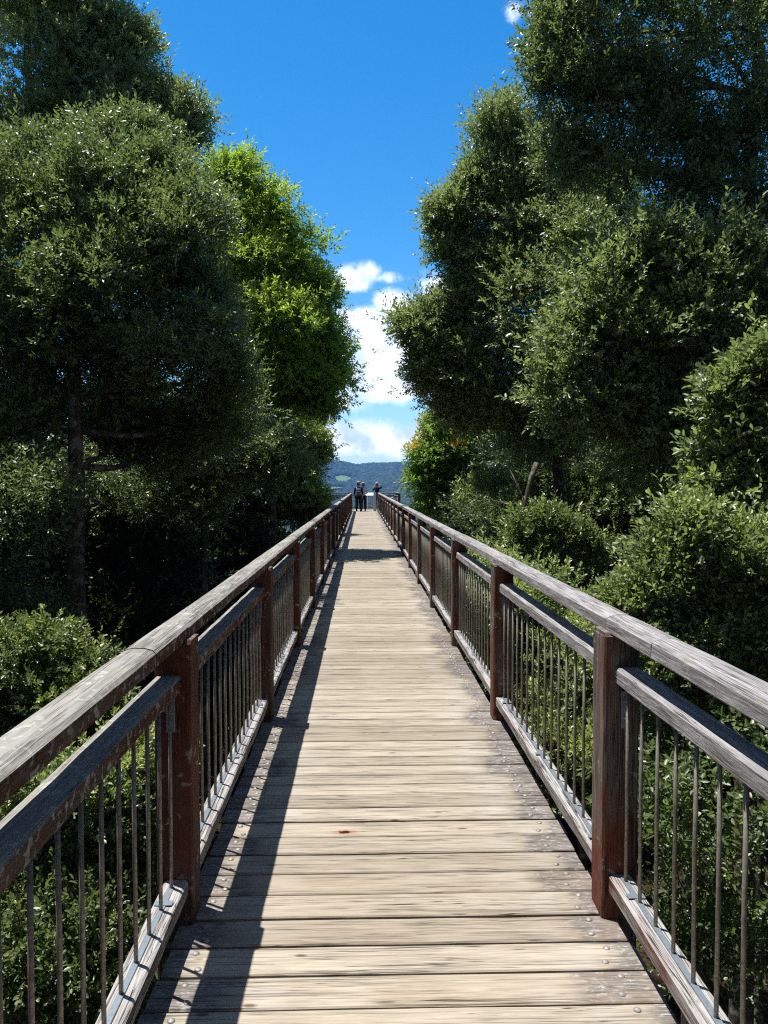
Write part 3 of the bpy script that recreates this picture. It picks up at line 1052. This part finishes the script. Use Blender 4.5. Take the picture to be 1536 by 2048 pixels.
def tree(name, label, cat, trunk, r0, lobes, leafmat, seed, bark='bark', group=None, limbs=True, twiglets=3, **kw):
    rr = random.Random(seed)
    base = Vector(trunk[0])
    root = empty(name, base, label, cat, group)
    n = len(trunk)
    # refine the trunk line
    pts, rad = [], []
    for i in range(n - 1):
        for k in range(4):
            t = k / 4
            p = Vector(trunk[i]).lerp(Vector(trunk[i + 1]), t)
            pts.append(p + Vector((rr.uniform(-1, 1), rr.uniform(-1, 1), 0)) * r0 * .35)
            rad.append(r0 * (1.15 - .9 * (i + t) / (n - 1)))
    pts.append(Vector(trunk[-1])); rad.append(r0 * .22)
    m = MB()
    m.tube(pts, rad, 12, rough=.10, seed=seed)
    if limbs:
        mb = m
        for (c, rd) in lobes:
            c = Vector(c)
            best = min(range(len(pts)), key=lambda i: (pts[i] - c).length + (2.0 if pts[i].z > c.z - .3 * rd[2] else 0) + .15 * i * 0)
            a = pts[best]
            ra = min(rad[best] * .6, .03 + .022 * (c - a).length)
            path = limb_path(a, c, rr)
            mb.tube(path, [ra * (1 - .7 * i / (len(path) - 1)) for i in range(len(path))], 7, rough=.08, seed=seed)
            for _ in range(twiglets):
                d = Vector((rr.gauss(0, 1), rr.gauss(0, 1), rr.gauss(.3, .8))).normalized()
                e = c + Vector((d.x * rd[0], d.y * rd[1], d.z * rd[2])) * .9
                s0 = path[rr.randint(2, len(path) - 1)]
                pp = limb_path(s0, e, rr, 0.05, 4)
                mb.tube(pp, [ra * .34 * (1 - .8 * i / 4) for i in range(5)], 5, seed=seed)
    m.build('trunk', M[bark], root)
    cm = crown_mesh(lobes, seed=seed, **kw)
    link('crown', cm, leafmat, root)
    return root


def lob(items, d, ry=None):
    """(px, py, radius m[, depth offset]) -> lobes standing d metres along the walk"""
    out = []
    for it in items:
        px, py, r_ = it[:3]
        dd = d + (it[3] if len(it) > 3 else 0)
        out.append((tuple(P(px, py, dd)), (r_, ry or r_, r_ * .95)))
    return out


def ground_at(x, y):
    return float(terrain(x, y)) - .2


def trunk_pts(px, d, pys, dx=0):
    a = P(px, pys[0], d)
    out = [Vector((a.x, a.y, ground_at(a.x, a.y)))]
    for i, py in enumerate(pys):
        q = P(px + (dx[i] if dx else 0), py, d)
        out.append(q)
    return out


def sn(f, thr, seed):
    r = np.random.RandomState(seed)
    K = r.normal(size=(5, 3)) * f
    ph = r.uniform(0, 6.28, 5)
    return lambda p: np.sin(p @ K.T + ph).sum(1) / 5 - thr


# --- big laurel-leaved tree left, trunk seen beside the walkway
tree('laurel_tree', 'tall dark glossy leaved tree left of the walkway, with the mottled trunk seen whole', 'tree',
     trunk_pts(160, 12.0, [1330, 1000, 720, 400, 250], [0, -4, -8, 20, 60]), .155,
     lob([(290, 360, .6, .5), (220, 330, .8, .8), (290, 290, .4, 1), (120, 350, .9, .5), (0, 380, 1.0, .5), (270, 400, .9), (365, 450, .7), (180, 420, 1.0, -.3), (60, 470, 1.0), (310, 530, .95, -.4), (200, 590, 1.05, -.7),
          (60, 660, 1.1, -.4), (375, 600, .8), (350, 720, .95, -.3), (425, 750, .6, .5), (250, 770, .7, .9), (110, 590, .7, 1.2), (200, 690, .7, 1.4), (90, 730, .7, 1.6), (40, 800, .8), (0, 930, .8, 1), (-60, 780, 1.0), (260, 870, .6, 1.2), (340, 900, .7, 1.6), (-100, 600, .9), (-120, 900, .9), (430, 840, .7, 1.2)], 12.0),
     M['leaf_dark'], 101, leaf=(.090, .034), clump=.27, dens=.82, twigs=14, per=10, up=.45, gap=.02, young=.08, ynoise=sn(1.2, .1, 3))

tree('laurel_tree', 'tallest tree at the upper left, its crown rising out of the top of the view', 'tree',
     trunk_pts(60, 15.5, [1200, 700, 300, -60]), .19,
     lob([(165, 70, .75), (190, 170, .85), (205, 80, .4), (235, 250, .85), (290, 205, .42), (345, 265, .35), (245, 90, .42), (100, 330, 1.1), (225, 380, .9), (150, 150, 1.1), (110, 20, 1.1), (60, 200, 1.2), (160, 290, 1.0), (20, -60, 1.0), (170, -90, .8), (-60, 60, 1.0), (10, 380, 1.4), (350, 250, .55), (-100, 350, 1.0)], 15.5),
     M['leaf_mid'], 102, leaf=(.10, .036), clump=.33, twigs=14, per=10, up=.5, gap=-.08, young=.35, ynoise=sn(.9, .1, 4))  # large fresh-leaf share puts the look of sunlit leaves into the colour

# --- bright green tree leaning over the left railing
tree('bright_green_tree', 'bright yellow green tree leaning over the left railing halfway along', 'tree',
     trunk_pts(545, 18.6, [1090, 900, 700, 480], [0, 0, 10, -10]), .095,
     lob([(465, 365, .60), (525, 425, .68), (575, 505, .72), (500, 460, .7), (500, 540, 1.1, -.3), (590, 600, .8), (625, 580, .45), (540, 660, 1.0, -.8), (640, 680, .6), (662, 735, .48), (585, 740, .9, -.2),
          (500, 720, 1.0), (628, 800, .4, .4), (470, 620, 1.1, .6), (560, 810, .7, .5), (450, 480, .9, .5)], 18.6),
     M['leaf_bright'], 103, leaf=(.115, .036), clump=.34, dens=.95, twigs=14, per=10, droop=.25, young=.60, ynoise=sn(.8, -.18, 6))  # wide fresh-leaf share also paints the sun-facing clump tops brighter

tree('slender_tree', 'slender tree with lime new shoots under the leaning bright tree', 'tree',
     trunk_pts(600, 25, [1040, 960, 880]), .07,
     lob([(600, 850, .75), (560, 900, .8), (612, 930, .55), (590, 990, .9), (625, 900, .35), (612, 1020, .55), (550, 1000, .9)], 25),
     M['leaf_lime'], 104, leaf=(.13, .045), clump=.38, twigs=13, per=9, young=.35, ynoise=sn(.9, -.1, 8))

tree('dusky_tree', 'grey green tree in half shade between the leaning bright tree and the big left trunk', 'tree',
     trunk_pts(410, 17, [1150, 950, 850]), .085,
     lob([(330, 880, 1.0), (430, 900, 1.1), (500, 880, .9), (280, 970, .9), (400, 990, .9), (540, 930, .7), (230, 900, .9, 2)], 17),
     M['leaf_dark'], 105, leaf=(.10, .036), clump=.34, twigs=13, per=9)

tree('understorey_tree', 'low spreading tree with bare pale limbs at the left, under the tallest crown', 'tree',
     trunk_pts(-10, 10.5, [1300, 1050, 900]), .10,
     lob([(40, 990, .6), (0, 1120, .6), (40, 1250, .4), (-80, 1000, 1.0)], 10.5),
     M['leaf_dark'], 106, bark='bark_pale', leaf=(.085, .032), clump=.30, twigs=9, per=8, dens=.8)

# --- right hand side
tree('laurel_tree', 'tallest tree at the upper right with blue sky showing through its crown', 'tree',
     trunk_pts(1505, 10.0, [1200, 800, 450, 100, -80], [0, 0, -5, 10, 0]), .16,
     lob([(1140, 20, .5), (1125, 110, .36), (1150, 190, .5), (1200, 90, .65), (1170, 300, .50), (1250, 330, .55), (1240, 180, .6), (1330, 60, .75), (1450, 90, .8), (1330, -70, 1.0),
          (1500, 250, .55), (1180, -80, .7), (1500, 440, .45), (1390, 400, .40), (1350, 230, .42), (1430, 310, .40), (1560, 100, .9), (1600, 350, .9), (1530, -60, .8)], 10.0),
     M['leaf_dark'], 201, leaf=(.078, .030), clump=.22, dens=.22, twigs=9, per=9, twiglets=5, gap=-.02)

tree('laurel_tree', 'broad glossy tree at the right whose boughs reach toward the walkway', 'tree',
     trunk_pts(1110, 14.0, [1180, 960, 760, 500], [0, 8, -10, 0]), .13,
     lob([(1000, 255, .42), (1030, 340, .7), (968, 365, .28), (1015, 440, .70), (898, 432, .26), (1070, 450, 1.0), (940, 520, .55), (990, 560, 1.1), (1100, 600, 1.1, -.6), (930, 600, .5),
          (842, 650, .40), (895, 700, .55), (865, 755, .28), (1120, 330, .8), (1190, 400, .9), (980, 720, .9), (1080, 730, 1.1, -.5), (1210, 520, 1.0, -.8), (930, 800, .5), (1000, 840, .65), (1200, 650, 1.0, -1), (1180, 800, .9, -.5), (1090, 880, .7)], 14.0),
     M['leaf_mid'], 202, leaf=(.090, .034), clump=.28, twigs=14, per=10, young=.03, ynoise=sn(1.2, 0, 9))

tree('laurel_tree', 'silvery lit glossy tree at the right, in front of the broad bough tree', 'tree',
     trunk_pts(1390, 9.3, [1250, 950, 750, 600], [0, 10, 0, 0]), .11,
     lob([(1230, 560, .55), (1330, 520, .5), (1430, 560, .5), (1290, 650, .65), (1400, 660, .6), (1500, 560, .5), (1180, 690, .5), (1250, 780, .65), (1370, 790, .55), (1480, 650, .45), (1150, 800, .5), (1330, 880, .55), (1560, 640, .6)], 9.3),
     M['leaf_mid'], 203, leaf=(.080, .034), clump=.24, twigs=13, per=10, hexa=True, young=.04, ynoise=sn(2, .1, 12))

tree('orange_flushed_tree', 'small light green tree with an orange flushed top, nearest the lookout', 'tree',
     trunk_pts(880, 24, [1080, 980, 880]), .08,
     lob([(890, 868, .55), (863, 905, .5), (923, 900, .75), (978, 880, .7), (858, 960, .45), (908, 960, .85), (878, 1010, .5), (968, 980, .9), (938, 1030, .8), (1028, 950, .9, 1), (1003, 1040, .8)], 24),
     M['leaf_orange'], 204, leaf=(.14, .048), clump=.36, twigs=14, per=9, young=.85,
     ynoise=lambda b: np.where((b[:, 2] > 2.7) & (np.sin(b[:, 0] * 5) + np.sin(b[:, 1] * 3.1 + 1) > -.1), 1, -1))

tree('shade_tree', 'thin shaded tree right of the orange flushed tree behind the broken stub', 'tree',
     trunk_pts(1170, 17.5, [1150, 980, 900]), .09,
     lob([(1250, 1010, 1.0), (1130, 1030, .8), (1420, 1030, 1.0), (1020, 1040, .7), (1100, 960, .9), (1200, 930, 1.0), (1060, 880, .8), (1300, 960, 1.0), (1180, 1060, .9), (1400, 900, 1.1), (1320, 1100, 1.0)], 17.5),
     M['leaf_dark'], 205, leaf=(.11, .038), clump=.34, twigs=10, per=9, dens=.8)

tree('leafy_sapling', 'lime tipped sapling with broad leaves rising at the right edge beside the near railing', 'tree',
     trunk_pts(1530, 6.4, [1300, 1000, 800]), .035,
     lob([(1500, 760, .12), (1460, 800, .09), (1530, 810, .15), (1480, 860, .12), (1530, 880, .16), (1450, 910, .10), (1500, 940, .16), (1430, 980, .09), (1540, 990, .18), (1480, 1030, .14), (1530, 1080, .16), (1440, 1090, .11), (1550, 720, .14), (1580, 930, .25)], 6.4),
     M['leaf_mid'], 206, leaf=(.075, .030), clump=.13, twigs=5, dens=.8, per=9, hexa=True, ragged=True, twig_len=.18, young=.12)

tree('leafy_sapling', 'bright sprawling sapling just outside the right railing left of the bush', 'tree',
     trunk_pts(1080, 11.5, [1180, 1080, 1050]), .035,
     lob([(1060, 1060, .20), (1100, 1045, .16), (1035, 1090, .18), (1150, 1070, .16), (1190, 1110, .2), (985, 985, .22, 2), (930, 1000, .3, 4), (1100, 1110, .22), (1080, 1160, .3)], 11.5),
     M['leaf_dark'], 207, leaf=(.085, .030), clump=.17, twigs=3, per=7, dens=.25, up=1.0, hexa=True, ragged=True, young=.15, twig_len=.18)


def bush(name, label, items, d, mat, seed, **kw):
    lobes = lob(items, d)
    cx = sum(l[0][0] for l in lobes) / len(lobes); cy = sum(l[0][1] for l in lobes) / len(lobes)
    zt = min(l[0][2] for l in lobes)
    return tree(name, label, 'bush', [(cx, cy, ground_at(cx, cy)), (cx + .1, cy, (ground_at(cx, cy) + zt) / 2), (cx, cy + .05, zt)], .05, lobes, mat, seed, twiglets=3, **kw)


bush('glossy_bush', 'dense glossy bush pressed against the outside of the right railing, nearest the viewer',
     [(1300, 1190, .16), (1350, 1120, .11), (1380, 1070, .08), (1265, 1225, .10), (1400, 1150, .14), (1470, 1130, .15), (1520, 1160, .16), (1340, 1260, .24), (1430, 1230, .22), (1500, 1270, .30), (1420, 1320, .34), (1280, 1330, .25), (1540, 1170, .25), (1560, 1380, .35), (1390, 1420, .2)], 5.6,
     M['leaf_mid'], 301, leaf=(.055, .025), clump=.12, twigs=8, per=9, hexa=True, ragged=True, twig_len=.20, up=1.0, gap=-.03, young=.12)
bush('glossy_bush', 'lit leafy bush seen through the rods of the second bay of the right railing',
     [(1080, 1230, .35), (1130, 1300, .4), (1060, 1330, .38), (1170, 1400, .42, -.5), (1090, 1450, .4, -.4), (1190, 1270, .4), (1150, 1530, .3, -1), (1000, 1180, .35, 1)], 7.6,
     M['leaf_mid'], 302, leaf=(.058, .026), clump=.16, twigs=11, per=9, hexa=True, ragged=True, twig_len=.15, young=.15)
bush('glossy_bush', 'sparse bush in shade below the near end of the right railing',
     [(1330, 1640, .30), (1420, 1760, .28), (1500, 1600, .35), (1380, 1880, .25), (1500, 1900, .3), (1290, 1560, .25, 1)], 4.6,
     M['leaf_dark'], 303, leaf=(.06, .026), clump=.15, twigs=3, per=7, hexa=True, ragged=True, twig_len=.20, dens=.28)
bush('glossy_bush', 'sunlit bush seen through the rods of the nearest bay of the left railing',
     [(120, 1600, .26), (230, 1560, .22), (270, 1640, .20), (180, 1700, .26), (80, 1760, .26), (240, 1780, .20), (290, 1540, .2, .4), (30, 1640, .26)], 4.9,
     M['leaf_mid'], 304, leaf=(.052, .022), clump=.12, twigs=11, per=9, hexa=True, ragged=True, twig_len=.14, young=.14)
bush('glossy_bush', 'dim drooping bush under the sunlit one beneath the left railing',
     [(80, 1900, .25), (170, 1880, .22), (230, 1950, .2), (20, 1990, .25), (130, 1990, .2)], 4.4,
     M['leaf_dark'], 305, leaf=(.05, .022), clump=.13, twigs=7, per=8, hexa=True, ragged=True, twig_len=.15)
bush('glossy_bush', 'round bush at the left edge just above the near handrail',
     [(60, 1330, .34), (120, 1360, .28), (20, 1390, .34), (-60, 1340, .4), (150, 1420, .3), (60, 1450, .35)], 7.4,
     M['leaf_dark'], 306, leaf=(.06, .026), clump=.15, twigs=11, per=9, hexa=True, ragged=True, twig_len=.15, young=.1)

# --- dead limbs
def dead():
    rr = random.Random(5)
    root = empty('dead_tree_stub', P(1055, 1040, 12), 'broken bare tree stub standing up beyond the right railing', 'tree')
    m = MB()
    b = P(1050, 1040, 12)
    m.tube([(b.x, b.y, ground_at(b.x, b.y)), P(1045, 1100, 12), P(1050, 1020, 12), P(1062, 960, 12), P(1073, 925, 12)], [.09, .07, .055, .05, .04], 9, rough=.15)
    m.build('trunk', M['bark'], root)
    for pts in ([(1050, 1030), (1020, 1010), (985, 1000)], [(1052, 1010), (1030, 960), (1020, 940)], [(1062, 960), (1075, 950), (1090, 940)], [(1050, 1050), (1015, 1080), (1000, 1110)]):
        m = MB(); m.tube([P(x, y, 12 + .2 * i) for i, (x, y) in enumerate(pts)], [.022, .015, .006], 6)
        m.build('branch', M['bark'], root)


dead()

# --- the forest standing behind, in shade, and unseen trees added round the viewer
def forest_backdrop():
    protos = []
    for k in range(3):
        rr = random.Random(60 + k)
        hgt = 12.0 + k
        lobes = []
        for i in range(15):
            a = rr.uniform(0, 6.28); q = rr.uniform(.3, 2.2)
            z = 2.5 + (hgt - 3.5) * (i + .5) / 15
            lobes.append(((q * math.cos(a), q * math.sin(a), z), (rr.uniform(1.1, 1.6),) * 2 + (rr.uniform(1.0, 1.5),)))
        root = empty('forest_tree', (0, 0, 0), 'x', 'tree')
        m = MB()
        m.tube([(0, 0, -1.5), (.1, .05, 3), (.0, .1, 7), (.15, 0, hgt - .6)], [.20, .16, .11, .03], 10, rough=.1, seed=k)
        for c, rd in lobes:
            pth = limb_path((0, 0, max(1.5, c[2] - 1.6)), c, rr)
            m.tube(pth, [.05 - .008 * i for i in range(len(pth))], 6)
        m.build('trunk', M['bark_pale' if k == 1 else 'bark'], root)
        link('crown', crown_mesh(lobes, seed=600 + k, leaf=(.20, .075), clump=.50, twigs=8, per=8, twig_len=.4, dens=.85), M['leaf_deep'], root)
        protos.append(root)
    rr = random.Random(77)
    spots = []
    for sx in (-1, 1):
        side = []
        for row, (xo, n, y0, dy) in enumerate(((5.0, 6, 20, 4.6), (8.5, 8, 12, 4.6), (12.5, 8, 8, 5.5), (17.5, 6, 12, 7.5), (7.0, 4, -10, 4.6))):  # last row: unseen trees beside and behind the viewer, added to block skylight
            for i in range(n):
                x = sx * (xo + rr.uniform(-.9, .9)); y = y0 + dy * i + rr.uniform(-1.2, 1.2)
                if row == 0 and abs(x) < .085 * y + 2.3:
                    x = sx * (.085 * y + 2.9)
                side.append((x, y, row))
        spots += side
    used = set()
    for i, (x, y, row) in enumerate(spots):
        k = i % 3
        if k not in used:
            o = protos[k]; used.add(k)
        else:
            src = protos[k]
            o = src.copy(); sc.collection.objects.link(o)
            for ch in src.children:
                c = ch.copy(); sc.collection.objects.link(c); c.parent = o
        g = float(terrain(x, y))
        # ground falls away with distance; crowns keep their tops near the same level
        s = rr.uniform(.85, 1.1) * (1.15 if row >= 2 else .92)
        o.location = (x, y, g)
        o.rotation_euler = (0, 0, rr.uniform(0, 6.28))
        o.scale = (s, s, s * rr.uniform(.9, 1.05))
        sd = 'left' if x < 0 else 'right'
        tag(o, 'dark forest tree deep in the shade behind the nearer trees, or added unseen round the viewer, on the %s side' % sd, 'tree', 'shaded forest trees on the %s' % sd)
    print('forest trees', len(spots))


forest_backdrop()
print('LEAVES', LEAVES[0])

# ------------------------------------------------------------------ air
def haze():
    m = bpy.data.materials.new('haze_air'); m.use_nodes = True
    t = NT(m.node_tree)
    v = t.n('ShaderNodeVolumePrincipled', {'Color': (.15, .40, 1.0, 1), 'Density': 1.0e-4, 'Anisotropy': 0.0})
    t.n('ShaderNodeOutputMaterial', {'Volume': v.outputs[0]})
    mb = MB()
    a, z0, z1 = 5900, -175, 330
    vs = [(-a, -a, z0), (a, -a, z0), (a, a, z0), (-a, a, z0), (-a, -a, z1), (a, -a, z1), (a, a, z1), (-a, a, z1)]
    mb.add(vs, [(3, 2, 1, 0), (4, 5, 6, 7), (0, 1, 5, 4), (1, 2, 6, 5), (2, 3, 7, 6), (3, 0, 4, 7)])
    o = mb.build('haze', m)
    tag(o, kind='stuff')


haze()
